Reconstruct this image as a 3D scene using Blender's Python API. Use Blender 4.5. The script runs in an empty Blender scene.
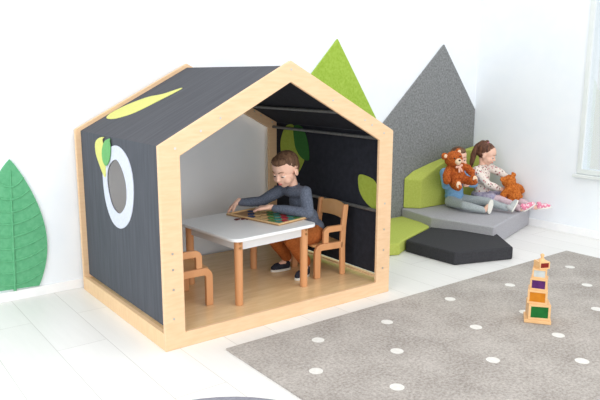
import bpy, bmesh, math, random
from mathutils import Vector, Matrix, noise
random.seed(4)
V = Vector
COL = bpy.context.scene.collection
PI = math.pi
W, D, HE, HA = 1.6, 1.246, 1.062, 1.4815      # playhouse
ZF = 0.083                                     # its floor
XW, YW = 4.067, 1.30                           # right wall, back wall

# ------------------------------------------------------------------ materials
def lin(c):
    return tuple(((x/255)/12.92 if x/255 <= .04045 else ((x/255+.055)/1.055)**2.4) for x in c) + (1,)

def mat(name, c, c2=None, scale=40, rough=.7, bump=0, bscale=None, stretch=(1,1,1), metal=0, spec=.4, detail=4, lo=.35, hi=.65):
    m = bpy.data.materials.new(name); m.use_nodes = True
    nt = m.node_tree; b = nt.nodes['Principled BSDF']
    b.inputs['Roughness'].default_value = rough; b.inputs['Metallic'].default_value = metal
    b.inputs['Specular IOR Level'].default_value = spec
    b.inputs['Base Color'].default_value = lin(c)
    tc = nt.nodes.new('ShaderNodeTexCoord'); mp = nt.nodes.new('ShaderNodeMapping')
    mp.inputs['Scale'].default_value = stretch
    nt.links.new(tc.outputs['Object'], mp.inputs['Vector'])
    n = nt.nodes.new('ShaderNodeTexNoise'); n.inputs['Scale'].default_value = scale; n.inputs['Detail'].default_value = detail
    nt.links.new(mp.outputs[0], n.inputs['Vector'])
    if c2:
        r = nt.nodes.new('ShaderNodeValToRGB')
        r.color_ramp.elements[0].color = lin(c); r.color_ramp.elements[1].color = lin(c2)
        r.color_ramp.elements[0].position = lo; r.color_ramp.elements[1].position = hi
        nt.links.new(n.outputs['Fac'], r.inputs[0]); nt.links.new(r.outputs[0], b.inputs['Base Color'])
    if bump:
        n2 = n
        if bscale:
            n2 = nt.nodes.new('ShaderNodeTexNoise'); n2.inputs['Scale'].default_value = bscale
            nt.links.new(mp.outputs[0], n2.inputs['Vector'])
        bp = nt.nodes.new('ShaderNodeBump'); bp.inputs['Strength'].default_value = bump; bp.inputs['Distance'].default_value = .004
        nt.links.new(n2.outputs['Fac'], bp.inputs['Height']); nt.links.new(bp.outputs[0], b.inputs['Normal'])
    return m

M = {}
M['wall'] = mat('white_wall_paint', (240,245,250), (243,247,251), 6, .9, .03, 200)
M['trim'] = mat('white_trim', (244,245,246), (249,249,249), 8, .5)
M['frame_white'] = mat('window_frame_paint', (224,230,228), (230,234,233), 8, .4)
M['birch'] = mat('birch_plywood', (229,191,150), (235,200,161), 9, .45, .02, 90, (1,1,6))
M['birch_h'] = mat('birch_board', (232,194,148), (238,202,158), 9, .45, .02, 90, (1,7,1))
M['platform'] = mat('platform_plywood', (228,192,144), (238,204,156), 5, .22, .02, 60, (1,7,1), spec=.5)
M['beech'] = mat('beech', (206,146,98), (220,162,114), 8, .45, .02, 90, (1,1,.15))
M['beech_pale'] = mat('pale_beech', (222,170,112), (232,182,126), 8, .45, .02, 90, (.2,1,1))
M['slate'] = mat('slate_canvas', (82,85,91), (90,93,100), 5, .95, .1, 240, (.5,9,.6), spec=.15)
M['slate_roof'] = mat('slate_roof_canvas', (84,85,90), (92,93,98), 5, .95, .1, 240, (.6,9,.6), spec=.15)
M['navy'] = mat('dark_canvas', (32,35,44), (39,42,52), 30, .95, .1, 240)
M['applique_yellow'] = mat('yellow_felt', (212,212,122), (218,218,132), 60, .95, .1, 240)
M['applique_green'] = mat('green_felt', (106,172,104), (114,178,112), 60, .95, .1, 240)
M['applique_dark'] = mat('dark_green_felt', (46,104,44), (54,114,50), 60, .95, .1, 240)
M['applique_lime'] = mat('lime_felt', (158,176,66), (168,186,76), 60, .95, .1, 240)
M['applique_white'] = mat('white_felt', (204,209,222), (212,217,230), 60, .95, .1, 240)
M['rod'] = mat('grey_metal_rod', (120,122,122), (136,138,138), 40, .4, metal=.5)
M['bolt'] = mat('brass_bolt', (176,132,84), (190,146,98), 60, .3, metal=.8)
M['screw'] = mat('screw_metal', (196,196,190), (210,208,204), 60, .3, metal=.9)
M['felt_green'] = mat('acoustic_felt_green', (146,178,58), (168,196,82), 55, .98, .35, 200, detail=8, lo=.3, hi=.7)
M['felt_grey'] = mat('acoustic_felt_grey', (108,110,111), (148,150,151), 60, .98, .4, 200, detail=10, lo=.3, hi=.7)
M['leaf_felt'] = mat('leaf_felt', (90,166,120), (102,176,130), 40, .95, .2, 200)
M['laminate'] = mat('white_laminate', (240,242,243), (243,245,246), 5, .28)
M['apron'] = mat('white_apron', (226,228,230), (232,233,234), 5, .4)
M['lime_fab'] = mat('lime_upholstery', (178,190,86), (188,198,98), 70, .9, .2, 300)
M['grey_fab'] = mat('grey_upholstery', (166,165,171), (178,177,182), 90, .9, .2, 300)
M['char_fab'] = mat('charcoal_upholstery', (47,47,51), (56,56,60), 80, .85, .2, 300)
M['pouf'] = mat('grey_pouf_fabric', (128,128,138), (142,142,152), 90, .9, .2, 300)
M['skin'] = mat('skin', (238,190,166), (243,200,178), 12, .5)
M['lips'] = mat('lips', (204,112,104), (210,120,112), 12, .45)
M['eye'] = mat('eye_white', (236,234,230), None, 12, .2)
M['iris'] = mat('iris_brown', (60,40,30), None, 12, .2)
M['brow'] = mat('brow_brown', (128,92,66), None, 12, .8)
M['hair_boy'] = mat('light_brown_hair', (84,60,44), (124,92,68), 60, .7, .6, 160, (1,1,.25))
M['hair_dark'] = mat('brown_hair', (74,46,34), (120,80,58), 60, .65, .6, 160, (1,1,.2))
M['sweater'] = mat('grey_blue_knit', (84,92,108), (108,116,132), 130, .95, .4, 260)
M['rust'] = mat('rust_corduroy', (156,84,34), (176,100,46), 60, .9, .25, 220)
M['sneaker'] = mat('navy_canvas_shoe', (30,34,46), (40,44,58), 60, .8)
M['greyshoe'] = mat('light_grey_canvas_shoe', (176,180,180), (190,194,194), 60, .85)
M['rubber'] = mat('cream_rubber', (232,230,220), (238,236,228), 60, .5)
M['blue_shirt'] = mat('light_blue_jersey', (118,164,206), (136,180,218), 40, .9, .2, 220)
M['leggings'] = mat('grey_leggings', (160,170,174), (182,190,192), 90, .95, .25, 260)
M['skirt'] = mat('purple_print', (150,146,178), (196,190,206), 45, .95, .2, 220)
M['tights'] = mat('pale_pink_tights', (214,186,196), (226,204,210), 80, .9)
M['fur'] = mat('rust_brown_plush', (150,66,20), (202,108,46), 75, .98, .9, 150, detail=8)
M['fur2'] = mat('curly_ginger_plush', (170,84,22), (216,128,54), 60, .98, 1, 110, detail=8)
M['muzzle'] = mat('cream_plush', (238,206,172), (246,222,194), 90, .98, .4, 200)
M['nose'] = mat('brown_nose', (60,34,28), None, 30, .4)
M['ribbon'] = mat('peach_ribbon', (232,178,158), (240,194,174), 60, .6)
M['tray_wood'] = mat('tray_birch', (226,186,132), (234,198,146), 12, .45, .02, 90, (1,6,1))
M['tray_base'] = mat('tray_board', (170,130,90), (190,150,106), 12, .6)
M['blockwood'] = mat('block_wood', (226,180,126), (236,194,142), 14, .42, .02, 90, (1,1,5))
M['p_green'] = mat('green_inlay', (12,98,36), (16,110,42), 30, .35)
M['p_orange'] = mat('orange_inlay', (196,118,14), (208,130,22), 30, .35)
M['p_purple'] = mat('purple_inlay', (70,24,92), (92,36,104), 30, .35)
M['p_silver'] = mat('silver_inlay', (186,194,192), (202,208,206), 30, .3)
M['p_red'] = mat('red_inlay', (118,18,12), (136,26,16), 30, .35)
for k, c in dict(teal=(60,140,130), leafg=(70,130,70), crimson=(170,40,60), sand=(200,170,120), navyp=(50,70,110), maroon=(96,40,40)).items():
    M['pz_'+k] = mat('puzzle_'+k, c, None, 30, .5)

def spots(name, base, dots, scale, thr, rough=.9, dots2=None):
    m = mat(name, base, None, rough=rough); nt = m.node_tree; b = nt.nodes['Principled BSDF']
    tc = nt.nodes.new('ShaderNodeTexCoord'); v = nt.nodes.new('ShaderNodeTexVoronoi'); v.inputs['Scale'].default_value = scale
    nt.links.new(tc.outputs['Object'], v.inputs['Vector'])
    r = nt.nodes.new('ShaderNodeMath'); r.operation = 'LESS_THAN'; r.inputs[1].default_value = thr
    nt.links.new(v.outputs['Distance'], r.inputs[0])
    mx = nt.nodes.new('ShaderNodeMix'); mx.data_type = 'RGBA'
    mx.inputs[6].default_value = lin(base); mx.inputs[7].default_value = lin(dots)
    if dots2:
        sp = nt.nodes.new('ShaderNodeSeparateColor'); nt.links.new(v.outputs['Color'], sp.inputs[0])
        m2 = nt.nodes.new('ShaderNodeMix'); m2.data_type = 'RGBA'; m2.inputs[6].default_value = lin(dots); m2.inputs[7].default_value = lin(dots2)
        g = nt.nodes.new('ShaderNodeMath'); g.operation = 'GREATER_THAN'; g.inputs[1].default_value = .5
        nt.links.new(sp.outputs[0], g.inputs[0]); nt.links.new(g.outputs[0], m2.inputs[0]); nt.links.new(m2.outputs[2], mx.inputs[7])
    nt.links.new(r.outputs[0], mx.inputs[0]); nt.links.new(mx.outputs[2], b.inputs['Base Color'])
    return m
M['dotted'] = spots('cream_dotted_jersey', (238,228,218), (138,112,108), 42, .34, dots2=(200,120,130))
M['pinkshoe'] = spots('pink_print_shoe', (232,136,164), (248,224,230), 60, .4)

def floor_mat():
    m = mat('white_floor_planks', (236,236,234), rough=.38); nt = m.node_tree; b = nt.nodes['Principled BSDF']
    tc = nt.nodes.new('ShaderNodeTexCoord'); mp = nt.nodes.new('ShaderNodeMapping')
    mp.inputs['Rotation'].default_value = (0,0,PI/2); mp.inputs['Location'].default_value = (.35,-.605+.262*3,0)
    nt.links.new(tc.outputs['Object'], mp.inputs['Vector'])
    br = nt.nodes.new('ShaderNodeTexBrick')
    br.inputs['Color1'].default_value = lin((241,240,237)); br.inputs['Color2'].default_value = lin((235,234,231)); br.inputs['Mortar'].default_value = lin((208,206,202))
    br.inputs['Scale'].default_value = 1; br.inputs['Mortar Size'].default_value = .0022; br.inputs['Mortar Smooth'].default_value = .3
    br.inputs['Brick Width'].default_value = 1.3; br.inputs['Row Height'].default_value = .262
    br.offset = .37
    nt.links.new(mp.outputs[0], br.inputs['Vector'])
    n = nt.nodes.new('ShaderNodeTexNoise'); n.inputs['Scale'].default_value = 7; n.inputs['Detail'].default_value = 5
    mp2 = nt.nodes.new('ShaderNodeMapping'); mp2.inputs['Scale'].default_value = (5,.5,1)
    nt.links.new(tc.outputs['Object'], mp2.inputs['Vector']); nt.links.new(mp2.outputs[0], n.inputs['Vector'])
    mr = nt.nodes.new('ShaderNodeMapRange'); mr.inputs['To Min'].default_value = .95; mr.inputs['To Max'].default_value = 1.03
    nt.links.new(n.outputs['Fac'], mr.inputs[0])
    vm = nt.nodes.new('ShaderNodeVectorMath'); vm.operation = 'SCALE'
    nt.links.new(br.outputs['Color'], vm.inputs[0]); nt.links.new(mr.outputs[0], vm.inputs['Scale'])
    nt.links.new(vm.outputs[0], b.inputs['Base Color'])
    return m
M['floor'] = floor_mat()

def rug_mat():
    m = mat('grey_mottled_rug', (150,146,141), rough=.98, spec=.1); nt = m.node_tree; b = nt.nodes['Principled BSDF']
    tc = nt.nodes.new('ShaderNodeTexCoord')
    a = nt.nodes.new('ShaderNodeTexNoise'); a.inputs['Scale'].default_value = 70; a.inputs['Detail'].default_value = 6; a.inputs['Roughness'].default_value = .75
    c = nt.nodes.new('ShaderNodeTexNoise'); c.inputs['Scale'].default_value = 4; c.inputs['Detail'].default_value = 4
    nt.links.new(tc.outputs['Object'], a.inputs['Vector']); nt.links.new(tc.outputs['Object'], c.inputs['Vector'])
    ad = nt.nodes.new('ShaderNodeMath'); ad.operation = 'MULTIPLY_ADD'; ad.inputs[1].default_value = .35
    nt.links.new(c.outputs['Fac'], ad.inputs[0]); nt.links.new(a.outputs['Fac'], ad.inputs[2])
    r = nt.nodes.new('ShaderNodeValToRGB')
    r.color_ramp.elements[0].color = lin((146,139,133)); r.color_ramp.elements[0].position = .5
    r.color_ramp.elements[1].color = lin((198,192,186)); r.color_ramp.elements[1].position = .86
    nt.links.new(ad.outputs[0], r.inputs[0]); nt.links.new(r.outputs[0], b.inputs['Base Color'])
    bp = nt.nodes.new('ShaderNodeBump'); bp.inputs['Strength'].default_value = .5; bp.inputs['Distance'].default_value = .004
    nt.links.new(a.outputs['Fac'], bp.inputs['Height']); nt.links.new(bp.outputs[0], b.inputs['Normal'])
    return m
M['rug'] = rug_mat()
M['rugdot'] = mat('rug_dot_white', (222,220,214), (232,230,226), 60, .98, .3, 200)
gm = bpy.data.materials.new('window_glass'); gm.use_nodes = True; nt = gm.node_tree; nt.nodes.clear()
o_ = nt.nodes.new('ShaderNodeOutputMaterial'); mx_ = nt.nodes.new('ShaderNodeMixShader'); tr_ = nt.nodes.new('ShaderNodeBsdfTransparent'); gl_ = nt.nodes.new('ShaderNodeBsdfGlossy')
tr_.inputs[0].default_value = (.97,.985,.985,1); gl_.inputs['Roughness'].default_value = .02; mx_.inputs[0].default_value = .08
nt.links.new(tr_.outputs[0], mx_.inputs[1]); nt.links.new(gl_.outputs[0], mx_.inputs[2]); nt.links.new(mx_.outputs[0], o_.inputs[0])
M['glass'] = gm

# ------------------------------------------------------------------ helpers
def link(o, parent=None):
    COL.objects.link(o)
    if parent is not None: o.parent = parent
    return o

def obj(name, bm, m, parent=None, smooth=False, bevel=0, seg=2):
    bmesh.ops.recalc_face_normals(bm, faces=bm.faces)
    me = bpy.data.meshes.new(name); bm.to_mesh(me); bm.free()
    for mm in (m if isinstance(m, list) else [m]): me.materials.append(mm)
    if smooth: me.polygons.foreach_set('use_smooth', [True]*len(me.polygons))
    o = bpy.data.objects.new(name, me); link(o, parent)
    if bevel:
        b = o.modifiers.new('bevel', 'BEVEL'); b.width = bevel; b.segments = seg; b.limit_method = 'ANGLE'; b.angle_limit = math.radians(40)
    return o

def tag(o, label, cat, group=None, kind=None):
    o['label'] = label; o['category'] = cat
    if group: o['group'] = group
    if kind: o['kind'] = kind
    return o

def thing(name, label, cat, loc=(0,0,0), rz=0, group=None):
    o = bpy.data.objects.new(name, None); o.empty_display_size = .05
    COL.objects.link(o); o.location = loc; o.rotation_euler = (0,0,rz)
    return tag(o, label, cat, group)

def box(bm, lo, hi, mi=0, mtx=None):
    x0,y0,z0 = lo; x1,y1,z1 = hi
    c = [(x0,y0,z0),(x1,y0,z0),(x1,y1,z0),(x0,y1,z0),(x0,y0,z1),(x1,y0,z1),(x1,y1,z1),(x0,y1,z1)]
    vs = [bm.verts.new(mtx @ V(p) if mtx else p) for p in c]
    for f in ((3,2,1,0),(4,5,6,7),(0,1,5,4),(1,2,6,5),(2,3,7,6),(3,0,4,7)):
        bm.faces.new([vs[i] for i in f]).material_index = mi

def prism(bm, pts, fn0, fn1, mi=0):
    """outline pts -> two copies through fn0, fn1"""
    a = [bm.verts.new(fn0(p)) for p in pts]; b = [bm.verts.new(fn1(p)) for p in pts]
    n = len(pts)
    bm.faces.new(a).material_index = mi; bm.faces.new(b[::-1]).material_index = mi
    for i in range(n):
        bm.faces.new((a[i], a[(i+1) % n], b[(i+1) % n], b[i])).material_index = mi

def ring_prism(bm, outer, inner, fn0, fn1):
    """outer / inner outlines with the same count"""
    n = len(outer)
    A = [[bm.verts.new(f(p)) for p in pl] for pl, f in ((outer, fn0), (inner, fn0), (inner, fn1), (outer, fn1))]
    for i in range(n):
        j = (i+1) % n
        for k in range(4):
            a, b = A[k], A[(k+1) % 4]
            bm.faces.new((a[i], a[j], b[j], b[i]))

def cyl(bm, p0, p1, r, r1=None, n=16, mi=0):
    p0, p1 = V(p0), V(p1); r1 = r if r1 is None else r1
    d = (p1-p0).normalized(); u = d.orthogonal().normalized(); w = d.cross(u)
    a = [bm.verts.new(p0 + (u*math.cos(2*PI*i/n) + w*math.sin(2*PI*i/n))*r) for i in range(n)]
    b = [bm.verts.new(p1 + (u*math.cos(2*PI*i/n) + w*math.sin(2*PI*i/n))*r1) for i in range(n)]
    bm.faces.new(a).material_index = mi; bm.faces.new(b[::-1]).material_index = mi
    for i in range(n):
        bm.faces.new((a[i], a[(i+1) % n], b[(i+1) % n], b[i])).material_index = mi

def rrect(x0, y0, x1, y1, r, n=6):
    out = []
    for cx, cy, a0 in ((x1-r,y1-r,0),(x0+r,y1-r,90),(x0+r,y0+r,180),(x1-r,y0+r,270)):
        for k in range(n+1):
            a = math.radians(a0+90*k/n); out.append((cx+r*math.cos(a), cy+r*math.sin(a)))
    return out

def frame_of(d, up=(0,0,1)):
    """matrix with y along d, z near up"""
    y = V(d).normalized(); x = y.cross(V(up)).normalized(); z = x.cross(y)
    return Matrix((x, y, z)).transposed()

def ell(bm, c, r, rot=None, sub=3):
    m = Matrix.Translation(c) @ (rot.to_4x4() if rot else Matrix.Identity(4)) @ Matrix.Diagonal((*r, 1))
    bmesh.ops.create_icosphere(bm, subdivisions=sub, radius=1, matrix=m)

def caps(bm, pts, rs, n=14):
    """chain of tapered capsules"""
    for (a, b, ra, rb) in zip(pts, pts[1:], rs, rs[1:]):
        cyl(bm, a, b, ra, rb, n)
    for p, r in zip(pts, rs):
        bmesh.ops.create_icosphere(bm, subdivisions=2, radius=r*1.01, matrix=Matrix.Translation(p))

def blob(name, bm, m, parent, voxel=.005, smooth=4, fuzz=0, fscale=.02, parent_inv=None):
    bmesh.ops.recalc_face_normals(bm, faces=bm.faces)
    me = bpy.data.meshes.new('tmp'); bm.to_mesh(me); bm.free()
    o = bpy.data.objects.new('tmp', me); COL.objects.link(o)
    r = o.modifiers.new('r', 'REMESH'); r.mode = 'VOXEL'; r.voxel_size = voxel; r.use_smooth_shade = True
    s = o.modifiers.new('s', 'SMOOTH'); s.factor = .5; s.iterations = smooth
    dg = bpy.context.evaluated_depsgraph_get(); dg.update()
    nm = bpy.data.meshes.new_from_object(o.evaluated_get(dg))
    bpy.data.objects.remove(o); nm.name = name
    if fuzz:
        nr = [v.normal.copy() for v in nm.vertices]
        for v, q in zip(nm.vertices, nr):
            v.co += q*fuzz*(noise.noise(v.co/fscale)+.5*noise.noise(v.co/fscale*2.3))
    nm.materials.clear(); nm.materials.append(m)
    nm.polygons.foreach_set('use_smooth', [True]*len(nm.polygons))
    o = bpy.data.objects.new(name, nm); link(o, parent)
    return o

def ribbon(bm, path, w0, w1, t):
    """bent-wood strip: path in x,z, thickness t in that plane, from y=w0 to y=w1"""
    L, R = [], []
    n = len(path)
    for i, p in enumerate(path):
        a = V(path[max(i-1,0)]); b = V(path[min(i+1,n-1)]); d = (b-a).normalized(); q = V((-d.y, d.x))*t/2
        L.append(V(p)+q); R.append(V(p)-q)
    prism(bm, L+R[::-1], lambda p: (p[0], w0, p[1]), lambda p: (p[0], w1, p[1]))

def arc(cx, cz, r, a0, a1, n=8):
    return [(cx+r*math.cos(math.radians(a0+(a1-a0)*k/n)), cz+r*math.sin(math.radians(a0+(a1-a0)*k/n))) for k in range(n+1)]

def leafpts(tip, base, wl, wr, n=18, bulge=.45, bend=0):
    """leaf outline in 2-D from base to tip, half widths left / right"""
    tip, base = V(tip), V(base); d = tip-base; q = V((-d.y, d.x)).normalized()
    def w(t): return math.sin(PI*t**(math.log(.5)/math.log(bulge)))**.85
    def c(t): return base+d*t+q*bend*math.sin(PI*t)
    return [tuple(c(k/n)+q*wl*w(k/n)) for k in range(n+1)] + [tuple(c(k/n)-q*wr*w(k/n)) for k in range(n-1, 0, -1)]

# ------------------------------------------------------------------ the room
def struct(name, bm, m, **k):
    o = obj(name, bm, m, **k); o['kind'] = 'structure'; return o
FX0, FY0 = -3.2, -4.6
bm = bmesh.new(); box(bm, (FX0,FY0,-.05), (XW,YW,0)); struct('floor', bm, M['floor'])
bm = bmesh.new(); box(bm, (FX0,YW,-.05), (XW+.15,YW+.15,2.9)); struct('wall_back', bm, M['wall'])
WY0, WY1, WZ0, WZ1 = -1.5, .118, .585, 2.25
bm = bmesh.new()
box(bm, (XW,FY0,-.05), (XW+.15,WY0,2.9)); box(bm, (XW,WY1,-.05), (XW+.15,YW,2.9))
box(bm, (XW,WY0,-.05), (XW+.15,WY1,WZ0)); box(bm, (XW,WY0,WZ1), (XW+.15,WY1,2.9))
struct('wall_right', bm, M['wall'])
bm = bmesh.new(); box(bm, (FX0,YW-.014,0), (XW-.014,YW,.062)); struct('baseboard_back', bm, M['trim'], bevel=.003)
bm = bmesh.new(); box(bm, (XW-.014,FY0,0), (XW,YW,.07)); struct('baseboard_right', bm, M['trim'], bevel=.003)
bm = bmesh.new()
fx0, fx1 = XW-.012, XW+.06
ring_prism(bm, [(WY0-.03,WZ0-.03),(WY1+.03,WZ0-.03),(WY1+.03,WZ1+.03),(WY0-.03,WZ1+.03)], [(WY0+.012,WZ0+.012),(WY1-.012,WZ0+.012),(WY1-.012,WZ1-.012),(WY0+.012,WZ1-.012)],
           lambda p: (fx0,p[0],p[1]), lambda p: (XW-.001,p[0],p[1]))
win = struct('window_1', bm, M['frame_white'], bevel=.003)
bm = bmesh.new(); box(bm, (XW+.03,WY0+.002,WZ0+.002), (XW+.036,WY1-.002,WZ1-.002)); obj('window_pane', bm, M['glass'], win)
bm = bmesh.new(); box(bm, (XW-.05,WY0-.06,WZ0-.062), (XW-.001,WY1+.05,WZ0-.034)); obj('window_sill', bm, M['frame_white'], win, bevel=.004)

# rug
bm = bmesh.new(); box(bm, (.26,-3.4,.0005), (3.45,-.165,.012))
dots = [(.708,-.367),(1.186,-.403),(1.782,-.363),(2.327,-.421),(3.045,-.434),(.47,-.649),(.945,-.719),(1.534,-.757),(1.962,-.783),(2.746,-.734),
        (.664,-.996),(1.251,-1.081),(1.80,-1.10),(2.358,-1.015),(1.596,-1.353),(2.95,-1.10),(2.15,-1.42),(2.7,-1.45),(3.2,-1.5),(.95,-1.4),(.45,-1.3)]
for j in range(4):
    for i in range(6): dots.append((.55+i*.53+(j % 2)*.2, -1.8-j*.37))
for x, y in dots:
    prism(bm, [(x+.034*math.cos(a*PI/10), y+.034*math.sin(a*PI/10)) for a in range(20)], lambda p: (p[0],p[1],.0110), lambda p: (p[0],p[1],.0128), 1)
tag(obj('rug', bm, [M['rug'], M['rugdot']]), 'large mottled grey rug with scattered white dots on the white floor', 'rug')

# ------------------------------------------------------------------ playhouse
ph = thing('playhouse', 'gabled birch playhouse frame with slate canvas sides, roof and raised plywood floor', 'playhouse')
pw, sl, T = .116, (HA-HE)/(W/2), .022
outer = [(0,0),(W,0),(W,HE),(W/2,HA),(0,HE)]
inner = [(pw,ZF),(W-pw,ZF),(W-pw,HE+sl*pw-.116),(W/2,HA-.116),(pw,HE+sl*pw-.116)]
for nm, y0 in (('front_frame',0),('back_frame',D-T)):
    bm = bmesh.new(); ring_prism(bm, outer, inner, lambda p: (p[0],y0,p[1]), lambda p: (p[0],y0+T,p[1]))
    f = obj(nm, bm, M['birch'], ph, bevel=.004, seg=3)
    for x, z in [(.09,1.046),(.235,1.125),(.35,1.185),(.056,.514),(.056,.43),(.055,.325),(.052,.169),(.8,1.433),(1.517,1.05),(1.413,1.104),(1.354,1.137),(1.1,1.26),(1.536,.173),(1.54,.293),(1.54,.43),(1.54,.6)]:
        bm = bmesh.new(); ys = (y0-.0015) if y0 == 0 else y0-.0015
        cyl(bm, (x,ys,z), (x,ys+.004,z), .0065, n=12); obj('screw', bm, M['screw'], ph)
for nm, x0, x1 in (('side_board',0,.03),('side_board',W-.03,W)):
    bm = bmesh.new(); box(bm, (x0+.001,T,0), (x1-.001,D-T,.092)); obj(nm, bm, M['birch_h'], ph, bevel=.003)
bm = bmesh.new(); box(bm, (.03,T,.055), (W-.03,D-T,ZF-.001)); obj('platform', bm, M['platform'], ph)
FXI = .036
# left canvas wall with a round window
cy, cz = .645, .762
def rectring(n, lo, hi, c):
    """rectangle outline matched by angle to a circle around c"""
    out = []
    angs = sorted(set([2*PI*k/n for k in range(n)] + [math.atan2(z-c[1], y-c[0]) % (2*PI) for y in (lo[0],hi[0]) for z in (lo[1],hi[1])]))
    for a in angs:
        dy, dz = math.cos(a), math.sin(a); t = 1e9
        if dy > 1e-9: t = min(t, (hi[0]-c[0])/dy)
        if dy < -1e-9: t = min(t, (lo[0]-c[0])/dy)
        if dz > 1e-9: t = min(t, (hi[1]-c[1])/dz)
        if dz < -1e-9: t = min(t, (lo[1]-c[1])/dz)
        out.append((c[0]+dy*t, c[1]+dz*t))
    return out, angs
hc = (.648,.782)
rz1 = HE-.028+FXI*sl
def smoothloop(pts, n=6):
    out = []; N = len(pts)
    for i in range(N):
        p0, p1, p2, p3 = (V(pts[(i+k-1) % N]) for k in range(4))
        for k in range(n):
            t = k/n; out.append(tuple(.5*((2*p1)+(p2-p0)*t+(2*p0-5*p1+4*p2-p3)*t*t+(3*p1-p0-3*p2+p3)*t**3)))
    return out
def polar(loop, c, a):
    best = 0
    d = V((math.cos(a), math.sin(a)))
    for i in range(len(loop)):
        p, q = V(loop[i])-V(c), V(loop[(i+1) % len(loop)])-V(c); e = q-p
        den = d.x*e.y-d.y*e.x
        if abs(den) < 1e-9: continue
        t = (p.x*e.y-p.y*e.x)/den; u = (p.x*d.y-p.y*d.x)/den
        if t > 0 and -1e-6 <= u <= 1+1e-6: best = max(best, t)
    return (c[0]+d.x*best, c[1]+d.y*best)
ring_out = smoothloop([(.60,1.010),(.465,.955),(.405,.84),(.425,.69),(.50,.585),(.62,.53),(.745,.55),(.835,.655),(.862,.79),(.84,.89),(.745,.98)])
hole_out = smoothloop([(.635,.930),(.555,.885),(.505,.80),(.515,.70),(.575,.64),(.64,.617),(.73,.645),(.785,.735),(.79,.82),(.74,.89)])
hc = (.648,.775)
ro, angs = rectring(48, (T,.105), (D-T,rz1), hc)
hole = [polar(hole_out, hc, a) for a in angs]
bm = bmesh.new(); ring_prism(bm, ro, hole, lambda p: (FXI,p[0],p[1]), lambda p: (FXI+.005,p[0],p[1]))
obj('canvas_wall', bm, M['slate'], ph)
bm = bmesh.new()
n = 48
ring_prism(bm, [polar(ring_out, hc, a) for a in angs], [polar(hole_out, hc, a) for a in angs], lambda p: (FXI-.004,p[0],p[1]), lambda p: (FXI-.0005,p[0],p[1]))
obj('ring_applique', bm, M['applique_white'], ph)
bm = bmesh.new(); prism(bm, smoothloop([(.80,1.045),(.886,1.032),(.946,1.0),(.95,.944),(.911,.887),(.818,.805),(.800,.89),(.800,.965),(.825,1.025)]), lambda p: (FXI-.008,p[0],p[1]), lambda p: (FXI-.0045,p[0],p[1]))
obj('leaf_applique', bm, M['applique_yellow'], ph)
bm = bmesh.new(); prism(bm, smoothloop([(.695,1.045),(.78,1.022),(.828,.967),(.828,.908),(.78,.878),(.72,.92),(.694,.99),(.70,1.03)]), lambda p: (FXI-.0125,p[0],p[1]), lambda p: (FXI-.0085,p[0],p[1]))
obj('leaf_applique', bm, M['applique_green'], ph)
# roof: one cloth over both slopes
def roof_z(x, off): return HE+min(x, W-x)*sl+off
prof = [(FXI, roof_z(FXI,-.028)), (W/2, HA-.028), (W-FXI, roof_z(FXI,-.028))]
prof_in = [(FXI+.005, roof_z(FXI+.005,-.034)), (W/2, HA-.034), (W-FXI-.005, roof_z(FXI+.005,-.034))]
bm = bmesh.new(); pp = prof+prof_in[::-1]
prism(bm, pp, lambda p: (p[0],T,p[1]), lambda p: (p[0],D-T,p[1]))
obj('canvas_roof', bm, M['slate_roof'], ph)
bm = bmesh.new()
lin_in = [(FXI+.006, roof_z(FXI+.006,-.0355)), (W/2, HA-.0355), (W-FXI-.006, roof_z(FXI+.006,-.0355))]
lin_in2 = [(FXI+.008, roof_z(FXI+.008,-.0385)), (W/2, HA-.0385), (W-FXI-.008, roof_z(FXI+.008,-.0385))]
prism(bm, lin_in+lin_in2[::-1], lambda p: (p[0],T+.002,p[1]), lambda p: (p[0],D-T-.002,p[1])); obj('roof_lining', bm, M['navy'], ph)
bm = bmesh.new()
prism(bm, smoothloop([(.545,.80),(.47,.93),(.43,1.06),(.34,1.165),(.25,1.205),(.19,1.17),(.18,1.08),(.205,.985),(.27,.895),(.40,.84)]), lambda p: (p[0],p[1],roof_z(p[0],-.0275)), lambda p: (p[0],p[1],roof_z(p[0],-.024)))
obj('leaf_applique', bm, M['applique_yellow'], ph)
# right canvas wall, dark inside
XR = W-FXI-.005
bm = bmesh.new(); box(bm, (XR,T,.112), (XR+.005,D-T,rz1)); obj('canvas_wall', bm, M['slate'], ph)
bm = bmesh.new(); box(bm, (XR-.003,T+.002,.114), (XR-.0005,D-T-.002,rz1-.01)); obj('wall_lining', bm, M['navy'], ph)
def inleaf(m, pts, k):   # inner appliques
    bm = bmesh.new(); prism(bm, pts, lambda p: (XR-.0035-k*.003-.002,p[0],p[1]), lambda p: (XR-.0035-k*.003,p[0],p[1])); obj('leaf_applique', bm, M[m], ph)
inleaf('applique_lime', smoothloop([(1.09,1.028),(1.157,.935),(1.167,.85),(1.138,.76),(1.06,.683),(.96,.67),(.882,.756),(.871,.81),(.945,.893),(.985,1.028)]), 0)
inleaf('applique_dark', smoothloop([(.991,1.028),(.885,1.028),(.823,.932),(.805,.853),(.81,.792),(.883,.798),(.945,.84),(.982,.904)]), 1)
inleaf('applique_lime', smoothloop([(.265,.748),(.187,.753),(.111,.729),(.078,.67),(.074,.54),(.152,.555),(.221,.60),(.263,.662)]), 0)
# metal rods
for x, z in ((1.27,roof_z(1.27,-.055)),(W-.075,HE-.05),(W-.06,.54),(.33,roof_z(.33,-.055)),(.075,HE-.05)):
    bm = bmesh.new(); cyl(bm, (x,T,z), (x,D-T,z), .011); obj('rod', bm, M['rod'], ph, smooth=False)

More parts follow.
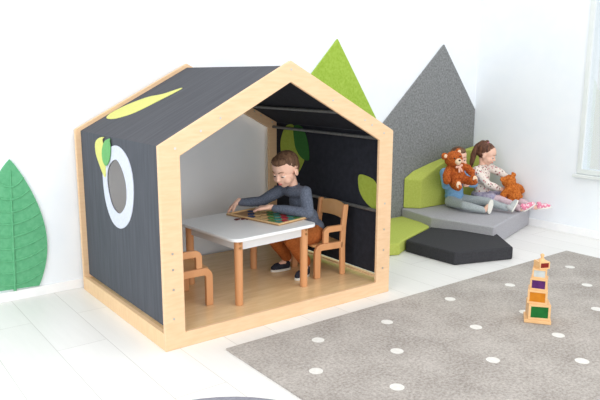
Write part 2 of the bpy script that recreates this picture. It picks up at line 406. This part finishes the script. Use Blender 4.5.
# ------------------------------------------------------------------ table
TC, TR = (.785,.462), math.radians(5)
tb = thing('play_table', 'small square white-topped table with round beech legs inside the playhouse', 'table', (TC[0],TC[1],ZF), TR)
TH = .497-ZF
bm = bmesh.new(); prism(bm, rrect(-.325,-.33,.318,.32,.055), lambda p: (p[0],p[1],TH-.02), lambda p: (p[0],p[1],TH)); obj('tabletop', bm, M['laminate'], tb, bevel=.005, seg=3)
bm = bmesh.new(); ring_prism(bm, [(-.255,-.262),(.262,-.262),(.262,.262),(-.255,.262)], [(-.237,-.244),(.244,-.244),(.244,.244),(-.237,.244)], lambda p: (p[0],p[1],TH-.085), lambda p: (p[0],p[1],TH-.0205)); obj('apron', bm, M['apron'], tb)
for sx in (-1,1):
    for sy in (-1,1):
        x, y = sx*.255+.003, sy*.258
        bm = bmesh.new(); cyl(bm, (x,y,0), (x,y,TH-.0205), .0235, .0255, 24); lg = obj('leg', bm, M['beech'], tb, smooth=False, bevel=.002)
        for z in (TH-.04, TH-.068):
            bm = bmesh.new(); cyl(bm, (x-.004,y+sy*.023,z), (x-.004,y+sy*.029,z), .0075, n=12); obj('bolt', bm, M['bolt'], lg)

# ------------------------------------------------------------------ chairs
def chair(label, loc, rz):
    t = thing('child_chair', label, 'chair', loc, rz, 'small beech chairs in the playhouse')
    w = .140
    bm = bmesh.new(); prism(bm, rrect(-.10,-w+.004,.13,w-.004,.03), lambda p: (p[0],p[1],.205), lambda p: (p[0],p[1],.219)); obj('seat', bm, M['beech_pale'], t, bevel=.003)
    for s in (-1,1):
        y0, y1 = (s*w, s*(w+.024)) if s > 0 else (s*(w+.024), s*w)
        # bent front leg running back under the seat to the rear post
        bm = bmesh.new(); ribbon(bm, [(.112,0),(.112,.15)]+arc(.076,.172,.036,0,90,7)+[(-.085,.208)], y0, y1, .044); obj('leg', bm, M['beech'], t, bevel=.004)
        bm = bmesh.new(); ribbon(bm, [(-.088,0),(-.085,.2),(-.091,.33),(-.108,.478)], y0, y1, .036); obj('leg', bm, M['beech'], t, bevel=.004)
        bm = bmesh.new(); ribbon(bm, [(.048,.2315),(.048,.275)]+arc(.020,.294,.028,0,90,7)+[(-.088,.323)], y0, y1, .040); obj('armrest', bm, M['beech'], t, bevel=.004)
    # curved back panel
    bm = bmesh.new(); n = 12; rows = []
    for k in range(n+1):
        y = -w+2*w*k/n; cu = -.022*(1-(y/w)**2); top = .468+.014*(1-(y/w)**2); bot = .372+.004*(1-(y/w)**2)
        q = lambda z, dx: bm.verts.new((-.095-(z-.37)*.1+cu+dx, y, z))
        rows.append([q(bot,0), q(top,0), q(top,-.011), q(bot,-.011)])
    for a, b in zip(rows, rows[1:]):
        for i in range(4): bm.faces.new((a[i], a[(i+1) % 4], b[(i+1) % 4], b[i]))
    bm.faces.new(rows[0]); bm.faces.new(rows[-1][::-1])
    obj('backrest', bm, M['beech_pale'], t, bevel=.003)
    return t
chair('small beech armchair the boy sits on, with curved backrest', (1.362,.440,ZF), math.radians(173))
chair('small beech armchair half hidden behind the left front post', (.303,.438,ZF), 0)

# ------------------------------------------------------------------ wooden puzzle on the table
tz = .4985
tray = thing('puzzle_tray', 'flat wooden puzzle tray with coloured pieces under the boy\'s hands on the table', 'puzzle', (.967,.50,tz), math.radians(12))
hx, hy = .135,.235
bm = bmesh.new(); box(bm, (-hx,-hy,0), (hx,hy,.006)); obj('board', bm, M['tray_base'], tray)
bm = bmesh.new(); ring_prism(bm, [(-hx,-hy),(hx,-hy),(hx,hy),(-hx,hy)], [(-hx+.018,-hy+.018),(hx-.018,-hy+.018),(hx-.018,hy-.018),(-hx+.018,hy-.018)], lambda p: (p[0],p[1],.0062), lambda p: (p[0],p[1],.013)); obj('rim', bm, M['tray_wood'], tray, bevel=.002)
keys = ['teal','leafg','sand','crimson','navyp','leafg','teal','sand']
for i in range(4):
    for j in range(7):
        x, y = -hx+.048+i*.058, -hy+.046+j*.060
        if (i, j) in ((0,5),(0,6),(1,6)): continue
        bm = bmesh.new(); r = .024
        pts = [(x+(r+random.uniform(-.004,.006))*math.cos(a*PI/5+i), y+(r+random.uniform(-.004,.006))*math.sin(a*PI/5+i)) for a in range(10)]
        prism(bm, pts, lambda p: (p[0],p[1],.0062), lambda p: (p[0],p[1],.0115)); obj('puzzle_piece', bm, M['pz_'+keys[(i*3+j*5) % 8]], tray, bevel=.001)
for k, (x, y, lb) in enumerate([(.770,.545,'dark red loose puzzle piece lying on the white table, nearest the left edge'),(.812,.535,'dark red loose puzzle piece on the white table, between the other two loose pieces'),(.845,.512,'dark red loose puzzle piece on the white table beside the tray rim')]):
    bm = bmesh.new(); pts = [(x+(.02+.006*math.cos(3*a*PI/6+k))*math.cos(a*PI/6), y+(.015+.005*math.sin(2*a*PI/6+k))*math.sin(a*PI/6)) for a in range(12)]
    if k == 2: pts = [(px-.004, py-.0) for px, py in pts]
    prism(bm, pts, lambda p: (p[0],p[1],tz-.0005), lambda p: (p[0],p[1],tz+.005)); tag(obj('puzzle_piece', bm, M['pz_maroon'], None, bevel=.001), lb, 'puzzle piece', 'loose puzzle pieces on the table')

# ------------------------------------------------------------------ wall felt
def wallpanel(name, pts, m, label, th=.02, y=YW-.0005):
    bm = bmesh.new(); prism(bm, pts, lambda p: (p[0],y,p[1]), lambda p: (p[0],y-th,p[1]))
    return tag(obj(name, bm, M[m], None, bevel=.003), label, 'wall panel')
wallpanel('wall_panel', [(1.62,.10),(2.745,.10),(2.745,.932),(2.219,1.70),(1.62,1.07)], 'felt_green', 'lime green pointed felt wall panel rising behind the playhouse roof', .018)
wallpanel('wall_panel', [(2.76,.10),(4.05,.10),(4.05,1.07),(3.541,1.695),(2.76,.978)], 'felt_grey', 'mottled grey pointed felt wall panel behind the soft corner seat', .018)
lp = leafpts((-.385,.895),(-.425,-.13),.222,.205, n=40, bulge=.46)
lp = [p for p in lp if p[1] >= .064]
lx = [p[0] for p in lp]
bm = bmesh.new()
prism(bm, lp, lambda p: (p[0],YW-.0005,p[1]), lambda p: (p[0],YW-.016,p[1]))
def mid(z): return -.385-.04*(.895-z)/1.03
def vein(a, b, r0, r1, n=6, sag=0):
    P = [V((a[0]+(b[0]-a[0])*k/n, YW-.0165, a[1]+(b[1]-a[1])*k/n - sag*math.sin(PI*k/n))) for k in range(n+1)]
    for k in range(n): cyl(bm, P[k], P[k+1], r0+(r1-r0)*k/n, r0+(r1-r0)*(k+1)/n, 8)
vein((mid(.83),.83), (mid(.066),.066), .005, .010)
def halfw(z, s):
    xs = [p[0] for p in lp if abs(p[1]-z) < .03 and (p[0]-mid(z))*s > 0]
    return abs((max(xs) if s > 0 else min(xs))-mid(z)) if xs else .02
for k in range(9):
    z0 = .10+k*.078
    for s in (-1,1):
        z1 = z0+.055
        w_ = halfw(z1, s)*.93
        vein((mid(z0),z0), (mid(z1)+s*w_, z1), .0075, .0045, sag=.012)
tag(obj('leaf_wall_panel', bm, M['leaf_felt']), 'green felt leaf with raised veins on the white wall left of the playhouse', 'wall panel')

# ------------------------------------------------------------------ soft corner
def cushion(name, pts, z0, z1, m, label, cat='floor cushion', bev=.012):
    bm = bmesh.new(); prism(bm, pts, lambda p: (p[0],p[1],z0), lambda p: (p[0],p[1],z1))
    return tag(obj(name, bm, M[m], None, bevel=bev, seg=3), label, cat)
cushion('floor_mat', [(2.40,.618),(2.91,.808),(3.172,.30),(2.912,-.033),(2.418,.128)], .001, .10, 'char_fab', 'charcoal five-sided foam mat lying on the floor in front of the grey seat')
cushion('floor_mat', [(2.02,.68),(2.288,.575),(2.385,.628),(2.905,.822),(2.945,.86),(3.10,1.278),(2.1,1.278)], .001, .10, 'lime_fab', 'low lime green foam mat between the playhouse and the grey seat')
cushion('seat_mat', [(2.962,.852),(3.085,.28),(4.048,.585),(4.048,1.278),(3.03,1.278)], .001, .175, 'grey_fab', 'large light grey foam seat filling the corner by the white wall')
# tapering backrest: tall at the right
bm = bmesh.new()
fr = [((3.150,1.155),.448),((3.267,1.155),.51),((3.417,1.155),.579),((3.76,1.15),.69),((4.045,1.15),.69)]
bk = [((3.045,1.276),.463),((3.160,1.276),.522),((3.36,1.276),.572),((3.76,1.276),.655),((4.045,1.276),.705)]
rows = []
for (f, zf_), (b, zb) in zip(fr, bk):
    rows.append([bm.verts.new((f[0],f[1],.176)), bm.verts.new((f[0],f[1],zf_)), bm.verts.new((b[0],b[1],zb)), bm.verts.new((b[0],b[1],.176))])
for a, b in zip(rows, rows[1:]):
    for i in range(4): bm.faces.new((a[i], a[(i+1) % 4], b[(i+1) % 4], b[i]))
bm.faces.new(rows[0]); bm.faces.new(rows[-1][::-1])
tag(obj('backrest_cushion', bm, M['lime_fab'], None, bevel=.012, seg=3), 'lime green foam backrest rising to a peak behind the two seated children', 'cushion')

# grey round pouf, only its rim in the picture
pf = thing('pouf', 'round grey pouf whose rim just shows at the bottom edge of the photo', 'pouf', (-.485,-1.385,0))
bm = bmesh.new(); n = 48
prof = [(.455,.0),(.483,.02),(.50,.08),(.50,.20),(.485,.235),(.45,.253)]
prev = None
for r, z in prof:
    cur = [bm.verts.new((r*math.cos(2*PI*k/n), r*math.sin(2*PI*k/n), z)) for k in range(n)]
    if prev:
        for k in range(n): bm.faces.new((prev[k], prev[(k+1) % n], cur[(k+1) % n], cur[k]))
    else: bm.faces.new(cur[::-1])
    prev = cur
bm.faces.new(prev); obj('cover', bm, M['pouf'], pf, smooth=False, bevel=.01)
bm = bmesh.new()
for k in range(n):
    a, b = 2*PI*k/n, 2*PI*(k+1)/n
    cyl(bm, (.493*math.cos(a),.493*math.sin(a),.228), (.493*math.cos(b),.493*math.sin(b),.228), .005, n=8)
obj('piping', bm, M['pouf'], pf)

# ------------------------------------------------------------------ stacking blocks
fd = V((-.79,-.61,0)).normalized()
TP = V((1.905,-.900,0)); base_ang = math.atan2(fd.y, fd.x)+PI/2   # local -y is the front
def rotz(a): return Matrix.Rotation(a, 4, 'Z')
z = .0131
bp = thing('block_base', 'plain pale wooden base plate at the foot of the block tower on the rug', 'toy block', (TP.x,TP.y,z), base_ang+math.radians(-2))
bm = bmesh.new(); box(bm, (-.073,-.066,0), (.073,.066,.020)); obj('plate', bm, M['blockwood'], bp, bevel=.003)
z += .0202
zk = .88
specs = [(.124,.107,'p_green','green','lowest and largest wooden block of the tower, with a green window',3,.002),
         (.110,.092,'p_orange','orange','wooden block with an orange window, second from the bottom of the tower',-6,-.006),
         (.094,.078,'p_purple','purple','wooden block with a purple window in the middle of the tower',-9,-.003),
         (.080,.064,'p_silver','silver','wooden block with a silvery white window, just below the red one',-8,-.003),
         (.066,.048,'p_red','red','smallest wooden block with a dark red window, topmost of the tower',27,.004)]
for s, h, m, cn, lb, rot, off in specs:
    s *= .97; h *= .86
    c = TP + V((fd.y*-1, fd.x, 0))*off
    b = thing('stacking_block', lb, 'toy block', (c.x,c.y,z), base_ang+math.radians(rot), 'wooden stacking blocks in the tower on the rug')
    bm = bmesh.new(); q = s/2; e = s*.11
    # open-fronted hollow frame: side walls, top, bottom
    box(bm, (-q,-q+.0,0), (q,q,e)); box(bm, (-q,-q,h-e), (q,q,h)); box(bm, (-q,-q,e), (-q+e,q,h-e)); box(bm, (q-e,-q,e), (q,q,h-e)); 
    obj('frame', bm, M['blockwood'], b, bevel=.0015)
    bm = bmesh.new(); box(bm, (-q+e,-q+.003,e), (q-e,-q+.009,h-e)); obj('window', bm, M[m], b)
    bm = bmesh.new(); box(bm, (-q+e,q-.009,e), (q-e,q-.003,h-e)); obj('window', bm, M[m], b)
    if m == 'p_red':
        bm = bmesh.new(); pts = [(-.016,0),(.016,0),(.016,.016),(.0,.034),(-.016,.016)]
        cyl(bm, (0,0,h), (0,0,h+.012), .019, .014, 16); cyl(bm, (0,0,h+.012), (0,0,h+.026), .0085, .0085, 16)
        ell(bm, V((0,0,h+.032)), (.0115,.0115,.0105), sub=2)
        obj('knob', bm, M['blockwood'], b)
    z += h+.0003

# ------------------------------------------------------------------ people
def head_prims(bm, c, R, s=1.0):
    def L(p): return V(c)+R@(V(p)*s)
    def E(p, r, rot=None): ell(bm, L(p), [x*s for x in r], R@rot if rot else R)
    E((0,-.014,.028), (.073,.088,.073)); E((0,.018,-.028), (.057,.060,.062)); E((0,.044,-.073), (.022,.019,.018)); E((0,.03,-.06), (.042,.036,.03))
    for x in (-1,1):
        E((x*.036,.043,-.036), (.026,.026,.026))
        E((x*.074,-.010,-.014), (.007,.016,.023)); E((x*.076,-.014,-.006), (.006,.012,.013))
    caps(bm, [L((0,.071,.004)), L((0,.084,-.022))], [.006*s,.009*s]); E((0,.083,-.025), (.0115,.011,.009))
    E((0,.066,-.050), (.020,.012,.012))

def face_parts(root, c, R, s, skin, brow, gaze=-.5):
    def L(p): return V(c)+R@(V(p)*s)
    for x in (-1,1):
        bm = bmesh.new(); ell(bm, L((x*.029,.0575,-.002)), [.0125*s]*3, R, 2); e = obj('eye', bm, M['eye'], root, smooth=True)
        bm = bmesh.new(); ell(bm, L((x*.029,.0655,-.007)), [.0062*s,.0046*s,.0062*s], R, 2); obj('iris', bm, M['iris'], e, smooth=True)
        bm = bmesh.new(); ell(bm, L((x*.029,.0575,.0025)), [.0132*s,.0134*s,.0118*s], R, 2); obj('eyelid', bm, M['skin'], root, smooth=True)
        bm = bmesh.new(); caps(bm, [L((x*.018,.0680,-.0062)), L((x*.028,.0715,-.0088)), L((x*.041,.0645,-.0050))], [.0010*s,.0014*s,.0010*s], 6); obj('eyelashes', bm, M['iris'], root)
        bm = bmesh.new(); caps(bm, [L((x*.014,.0755,.020)), L((x*.029,.0715,.026)), L((x*.044,.0600,.021))], [.0018*s,.0022*s,.0012*s], 6); obj('eyebrow', bm, M[brow], root)
    bm = bmesh.new(); caps(bm, [L((-.016,.0725,-.051)), L((-.005,.0785,-.0495)), L((.005,.0785,-.0495)), L((.016,.0725,-.051))], [.0015*s,.003*s,.003*s,.0015*s], 8)
    caps(bm, [L((-.012,.0735,-.0545)), L((0,.0782,-.0565)), L((.012,.0735,-.0545))], [.0015*s,.0036*s,.0015*s], 8); obj('lips', bm, M['lips'], root)

def hand_prims(bm, wrist, d, nrm, side, s=1.0, curl=.5, spread=.0):
    """d along palm, nrm back of hand, side +1 / -1 = thumb side along d x nrm"""
    d = V(d).normalized(); n = V(nrm); n = (n-d*n.dot(d)).normalized(); x = d.cross(n)*side; w = V(wrist)
    caps(bm, [w-d*.02*s, w+d*.008*s], [.0155*s,.0145*s])
    for k in (-1.5,-.5,.5,1.5):
        kn = w+d*.048*s+x*k*.0122*s
        caps(bm, [w+d*.006*s+x*k*.007*s, kn], [.0105*s,.0095*s], 10)
    Ls = {1.5:.034,.5:.038,-.5:.036,-1.5:.028}
    for k, Lf in Ls.items():
        kn = w+d*.048*s+x*k*.0122*s; L_ = Lf*s
        a1 = curl*.6; a2 = curl*1.4; a3 = curl*2.1
        f = lambda a: (d*math.cos(a)-n*math.sin(a)+x*k*spread).normalized()
        p1 = kn+f(a1)*L_*.5; p2 = p1+f(a2)*L_*.32; p3 = p2+f(a3)*L_*.22
        caps(bm, [kn,p1,p2,p3], [.0074*s,.0066*s,.0060*s,.0054*s], 8)
    t0 = w+d*.014*s+x*.014*s-n*.003*s; t1 = t0+(d*.6+x*.75-n*.25).normalized()*.022*s; t2 = t1+(d*.85+x*.3-n*.45).normalized()*.02*s
    caps(bm, [t0,t1,t2], [.0098*s,.0078*s,.0062*s], 10)

def shoe(root, heel, toe, up, m, q=1):
    heel, toe = V(heel), V(toe); f = (toe-heel).normalized(); R = frame_of(f, up); u = R@V((0,0,1)); x = R@V((1,0,0))
    P = lambda a, b, c: heel+f*a*q+x*b*q+u*c*q
    bm = bmesh.new()
    caps(bm, [P(.028,0,.030), P(.065,0,.030), P(.105,.003,.026), P(.128,.003,.021)], [.028*q,.029*q,.0275*q,.020*q])
    caps(bm, [P(.028,0,.035), P(.030,0,.062)], [.027*q,.027*q])
    s = blob('shoe', bm, m, root, .004, 3)
    bm = bmesh.new(); pts = []
    for k in range(28):
        a = 2*PI*k/28; pts.append((.074+.077*math.cos(a), (.031 if math.cos(a) > 0 else .028)*math.copysign(abs(math.sin(a))**.8, math.sin(a))))
    prism(bm, pts, lambda p: P(p[0],p[1],-.002), lambda p: P(p[0],p[1],.013)); obj('sole', bm, M['rubber'], s, bevel=.002)

def person(label, j, cfg, loc):
    root = thing('person', label, 'person', loc)
    o = V(loc); J = {k: (V(v)-o if not isinstance(v, list) else [V(p)-o for p in v]) for k, v in j.items()}
    R = frame_of(cfg['face'], cfg.get('up', (0,0,1))); s = cfg.get('s', 1)
    chestR = frame_of(cfg['front'])
    bm = bmesh.new()
    head_prims(bm, J['head'], R, s)
    hb = J['head']+R@(V((0,-.03,-.05))*s)
    caps(bm, [hb, J['neck']], [.031,.033])
    ell(bm, J['chest'], (.088,.056,.095), chestR); caps(bm, [J['pelvis'], J['belly'], J['chest']], [.068,.062,.062])
    caps(bm, [J['shL'], J['neck']-V((0,0,.02)), J['shR']], [.028,.035,.028])
    for S in 'LR':
        caps(bm, [J['sh'+S], J['el'+S], J['wr'+S]], [.028,.022,.0145])
        hd, hn, sd, cu = cfg['hand'+S]; hand_prims(bm, J['wr'+S], hd, hn, sd, cfg.get('hs',1.0), cu)
        caps(bm, [J['pelvis'], J['hip'+S], J['kn'+S], J['an'+S]], [.05,.05,.034,.022])
        caps(bm, [J['an'+S], J['an'+S]+(J['toe'+S]-J['an'+S])*.5], [.022,.018])
    blob('body', bm, M['skin'], root, .0035, 3)
    face_parts(root, J['head'], R, s, 'skin', cfg['brow'])
    # top
    bm = bmesh.new()
    ell(bm, J['chest'], (.097,.068,.100), chestR); ell(bm, J['belly'], (.090,.072,.08), chestR); ell(bm, J['pelvis']+V((0,0,.025)), (.094,.078,.06), chestR)
    caps(bm, [J['shL'], J['neck']-V((0,0,.028)), J['shR']], [.040,.046,.040])
    for S in 'LR':
        c = J['wr'+S]; e = J['el'+S]
        caps(bm, [J['sh'+S], (J['sh'+S]+e)/2, e, (e+c)/2, e+(c-e)*.84], [.043,.040,.036,.032,.026])
    top = blob('top', bm, cfg['top'], root, .005, 4, .0025, .05)
    # collar ring
    nd = (hb-J['neck']).normalized(); cc = J['neck']+nd*.010; u = nd.orthogonal().normalized(); w = nd.cross(u); P = [cc+(u*math.cos(2*PI*k/20)+w*math.sin(2*PI*k/20))*.039 for k in range(21)]
    bm = bmesh.new(); caps(bm, P, [.006]*21, 8); obj('collar', bm, cfg.get('collar', cfg['top']), top, smooth=True)
    # legs
    bm = bmesh.new(); ell(bm, J['pelvis'], (.088,.075,.062), chestR)
    for S in 'LR':
        h, k, a = J['hip'+S], J['kn'+S], J['an'+S]; f = cfg['fit']
        caps(bm, [J['pelvis'], h, (h+k)/2, k, (k+a)/2, k+(a-k)*cfg.get('cuff',.95)], [.06,.058*f,.050*f,.043*f,.038*f,.031*f])
    blob('trousers' if cfg['fit'] > 1.05 else 'leggings', bm, cfg['bottom'], root, .005, 4, .0025, .05)
    if 'skirt' in cfg:
        bm = bmesh.new(); ell(bm, J['pelvis']+V((0,0,.01)), (.112,.10,.06), chestR)
        for S in 'LR': caps(bm, [J['hip'+S]+V((0,0,.0)), J['hip'+S]*.45+J['kn'+S]*.55], [.062,.064])
        blob('skirt', bm, cfg['skirt'], root, .005, 4, .004, .04)
    for S in 'LR':
        an, t = J['an'+S], J['toe'+S]
        shoe(root, J['heel'+S], t, cfg.get('shoeup'+S, (0,0,1)), cfg['shoe'], cfg.get('sh', .84))
    # hair
    def L(p): return J['head']+R@(V(p)*s)
    bm = bmesh.new()
    if cfg['hair'] == 'short':
        ell(bm, L((0,-.022,.037)), [.0745*s,.086*s,.0705*s], R); ell(bm, L((0,-.046,.004)), [.063*s,.059*s,.060*s], R); ell(bm, L((0,.018,.074)), [.054*s,.052*s,.030*s], R)
    else:
        ell(bm, L((0,-.025,.036)), [.0755*s,.087*s,.073*s], R); ell(bm, L((0,-.046,.004)), [.064*s,.060*s,.060*s], R)
        tail = [L(p) for p in ((0,-.045,.095),(0,-.085,.085),(.01,-.115,.03),(.015,-.115,-.05),(.02,-.10,-.13),(.02,-.085,-.17))]
        caps(bm, tail, [.022*s,.026*s,.03*s,.029*s,.022*s,.008*s])
        ell(bm, L((0,-.05,.108)), [.02*s]*3, R, 2)
    hr = blob('hair', bm, cfg['hairm'], root, .004, 3, .0022, .012)
    if cfg['hair'] != 'short':
        bm = bmesh.new(); P = [L((0,-.045,.095))+(R@V((1,0,0))*math.cos(2*PI*k/14)+R@V((0,.5,.85))*math.sin(2*PI*k/14))*.021*s for k in range(15)]
        caps(bm, P, [.004]*15, 6); obj('hair_band', bm, M['pinkshoe'], hr)
    return root

# boy at the table
person('boy in grey-blue sweater and rust trousers sitting at the white table, doing the puzzle',
  dict(head=(1.085,.455,.802), neck=(1.158,.462,.682), chest=(1.215,.458,.585), belly=(1.265,.452,.46), pelvis=(1.305,.448,.374),
       shL=(1.168,.350,.662), elL=(1.158,.300,.532), wrL=(.985,.500,.560), shR=(1.150,.563,.658), elR=(1.035,.665,.568), wrR=(.892,.745,.562),
       hipL=(1.275,.398,.363), knL=(1.065,.360,.360), anL=(1.215,.385,.155), hipR=(1.275,.498,.363), knR=(1.045,.555,.360), anR=(1.20,.578,.155),
       heelL=(1.232,.395,ZF+.002), toeL=(1.06,.335,ZF+.002), heelR=(1.215,.580,ZF+.002), toeR=(1.05,.600,ZF+.002)),
  dict(face=(-.86,-.22,-.40), up=(0,0,1), front=(-1,.05,.0), s=1.10, hs=1.2, sh=1.0, top=M['sweater'], bottom=M['rust'], fit=1.24, shoe=M['sneaker'], hair='short', hairm=M['hair_boy'], brow='brow', cuff=.86,
       handL=((-.72,.66,-.12),(.1,-.2,1),1,.30), handR=((-.55,.36,-.60),(-.55,.35,.75),-1,.40)), (1.30,.45,ZF))

# left child behind the teddy
person('child in light blue top and grey leggings sitting behind a large teddy bear',
  dict(head=(3.520,1.030,.640), neck=(3.508,1.045,.522), chest=(3.50,1.045,.425), belly=(3.50,1.05,.33), pelvis=(3.50,1.045,.255),
       shL=(3.612,1.005,.500), elL=(3.60,.90,.40), wrL=(3.465,.86,.42), shR=(3.385,1.085,.51), elR=(3.315,1.00,.40), wrR=(3.285,.955,.455),
       hipL=(3.56,1.00,.240), knL=(3.61,.76,.255), anL=(3.655,.545,.217), hipR=(3.43,1.03,.235), knR=(3.37,.82,.235), anR=(3.44,.645,.210),
       heelL=(3.655,.505,.190), toeL=(3.735,.50,.30), heelR=(3.455,.605,.186), toeR=(3.475,.60,.30)),
  dict(face=(-.45,-.85,-.1), front=(-.4,-.92,0), s=1.0, top=M['blue_shirt'], bottom=M['leggings'], fit=.95, shoe=M['greyshoe'], hair='short', hairm=M['hair_boy'], brow='brow',
       handL=((-.8,-.3,.1),(.1,-.9,.3),1,.6), handR=((.3,-.6,.3),(-.8,-.3,.3),-1,.6), shoeupL=(-.7,.6,.35), shoeupR=(.3,.8,.0)), (3.50,1.05,.176))

# right child with ponytail
person('girl with brown ponytail, cream dotted top and pink shoes holding the ginger bear',
  dict(head=(3.790,.910,.668), neck=(3.775,.945,.553), chest=(3.78,.950,.455), belly=(3.79,.955,.355), pelvis=(3.80,.955,.262),
       shL=(3.880,.940,.528), elL=(3.968,.865,.478), wrL=(3.965,.775,.425), shR=(3.670,.935,.520), elR=(3.715,.835,.40), wrR=(3.84,.770,.345),
       hipL=(3.86,.925,.245), knL=(3.955,.74,.255), anL=(3.955,.47,.205), hipR=(3.745,.925,.245), knR=(3.80,.745,.255), anR=(3.785,.50,.205),
       heelL=(3.955,.445,.186), toeL=(4.0,.35,.215), heelR=(3.785,.475,.186), toeR=(3.84,.40,.26)),
  dict(face=(.42,-.90,-.38), front=(.1,-1,0), s=1.0, top=M['dotted'], bottom=M['tights'], fit=.92, shoe=M['pinkshoe'], hair='tail', hairm=M['hair_dark'], brow='brow', skirt=M['skirt'],
       handL=((0,-.5,-.75),(0,.6,.8),-1,.6), handR=((.75,-.35,-.1),(-.3,-.8,.5),1,.6), shoeupR=(-.5,.2,.8)), (3.80,.955,.176))

# ------------------------------------------------------------------ teddy bears
def teddy(label, loc, front, up, s, fur, face=True):
    t = thing('teddy_bear', label, 'soft toy', loc)
    R = frame_of(front, up)
    def L(p): return R@(V(p)*s)
    def E(bm, p, r, sub=3): ell(bm, L(p), [x*s for x in r], R, sub)
    bm = bmesh.new()
    E(bm, (0,0,0), (.075,.062,.092)); E(bm, (0,.012,-.03), (.078,.068,.07)); E(bm, (0,.012,.128), (.076,.068,.066)); E(bm, (0,.03,.112), (.062,.05,.046))
    for x in (-1,1):
        E(bm, (x*.068,-.004,.172), (.030,.016,.030))
        caps(bm, [L((x*.055,.0,.055)), L((x*.105,.028,.020)), L((x*.122,.045,-.022))], [.030*s,.031*s,.033*s])
        caps(bm, [L((x*.045,.01,-.06)), L((x*.068,.075,-.080)), L((x*.078,.118,-.078))], [.040*s,.036*s,.038*s])
        E(bm, (x*.08,.125,-.062), (.035,.022,.043))
    b = blob('body', bm, fur, t, .005, 2, .006*s, .016)
    bm = bmesh.new(); E(bm, (0,.078,.112), (.031,.024,.025)); E(bm, (0,.072,.098), (.022,.02,.018)); mz = obj('muzzle', bm, M['muzzle'], t, smooth=True)
    bm = bmesh.new(); E(bm, (0,.101,.122), (.011,.007,.008), 2); obj('nose', bm, M['nose'], mz, smooth=True)
    for x in (-1,1):
        bm = bmesh.new(); E(bm, (x*.028,.074,.145), (.0075,.0075,.0075), 2); obj('eye', bm, M['nose'], t, smooth=True)
        bm = bmesh.new(); E(bm, (x*.082,.146,-.062), (.024,.008,.031), 2); pd = obj('foot_pad', bm, M['muzzle'], t, smooth=True)
        bm = bmesh.new(); E(bm, (x*.082,.1525,-.068), (.010,.003,.011), 2); obj('paw_mark', bm, fur, pd, smooth=True)
        bm = bmesh.new(); E(bm, (x*.068,.014,.172), (.017,.006,.017), 2); obj('inner_ear', bm, M['muzzle'], t, smooth=True)
    # ribbon bow
    bm = bmesh.new(); E(bm, (0,.077,.066), (.010,.008,.009), 2)
    for x in (-1,1):
        E(bm, (x*.020,.077,.070), (.017,.006,.011), 2)
        cyl(bm, L((x*.004,.078,.064)), L((x*.014,.083,.020)), .007*s, .009*s, 8)
    obj('ribbon', bm, M['ribbon'], t)
    return t
teddy('large rust-brown teddy bear with cream muzzle and paw pads held by the child in blue', (3.285,.868,.535), (-.28,-.93,.05), (-.22,.14,1), 1.07, M['fur'])
teddy('curly ginger teddy bear leaning away from view on the lap of the girl with ponytail', (3.905,.672,.322), (.35,.85,-.25), (-.28,.15,1), .90, M['fur2'])

# ------------------------------------------------------------------ camera and light
f, pitch, yaw, roll = 643.43, .189968, .647117, .00229
F = V((math.sin(yaw)*math.cos(pitch), math.cos(yaw)*math.cos(pitch), -math.sin(pitch)))
Rr = V((math.cos(yaw), -math.sin(yaw), 0)); U = Rr.cross(F)
R2 = Rr*math.cos(roll)+U*math.sin(roll); U2 = -Rr*math.sin(roll)+U*math.cos(roll)
cam = bpy.data.cameras.new('camera'); co = bpy.data.objects.new('camera', cam); COL.objects.link(co)
cam.sensor_width = 36; cam.lens = 36*f/600; cam.clip_end = 100
co.matrix_world = Matrix.Translation((-1.321872,-2.88995,1.396349)) @ Matrix((R2, U2, -F)).transposed().to_4x4()
bpy.context.scene.camera = co

w = bpy.data.worlds.new('world'); bpy.context.scene.world = w; w.use_nodes = True
w.node_tree.nodes['Background'].inputs[0].default_value = (.97,.985,1,1); w.node_tree.nodes['Background'].inputs[1].default_value = .88
def area(name, loc, aim, sx, sy, e, c=(1,1,1)):
    l = bpy.data.lights.new(name, 'AREA'); l.shape = 'RECTANGLE'; l.size = sx; l.size_y = sy; l.energy = e; l.color = c
    o = bpy.data.objects.new(name, l); COL.objects.link(o); o.location = loc
    o.rotation_euler = (V(aim)-V(loc)).to_track_quat('-Z', 'Y').to_euler(); return o
area('ceiling_daylight', (.6,-1.2,3.3), (.6,-.9,0), 6, 4, 55, (1,.99,.97))
area('window_daylight', (-3.6,-1.6,1.9), (1.0,.6,.5), 3.5, 2.2, 75, (.95,.98,1))
area('rear_fill', (.3,-5.2,1.5), (1.0,.6,.5), 5, 2.4, 98, (1,.99,.98))  # unseen fill added behind the camera to brighten the playhouse interior

sc = bpy.context.scene
sc.view_settings.view_transform = 'Standard'; sc.view_settings.look = 'None'; sc.view_settings.gamma = 1; sc.view_settings.exposure = .05
sc.view_settings.use_curve_mapping = False
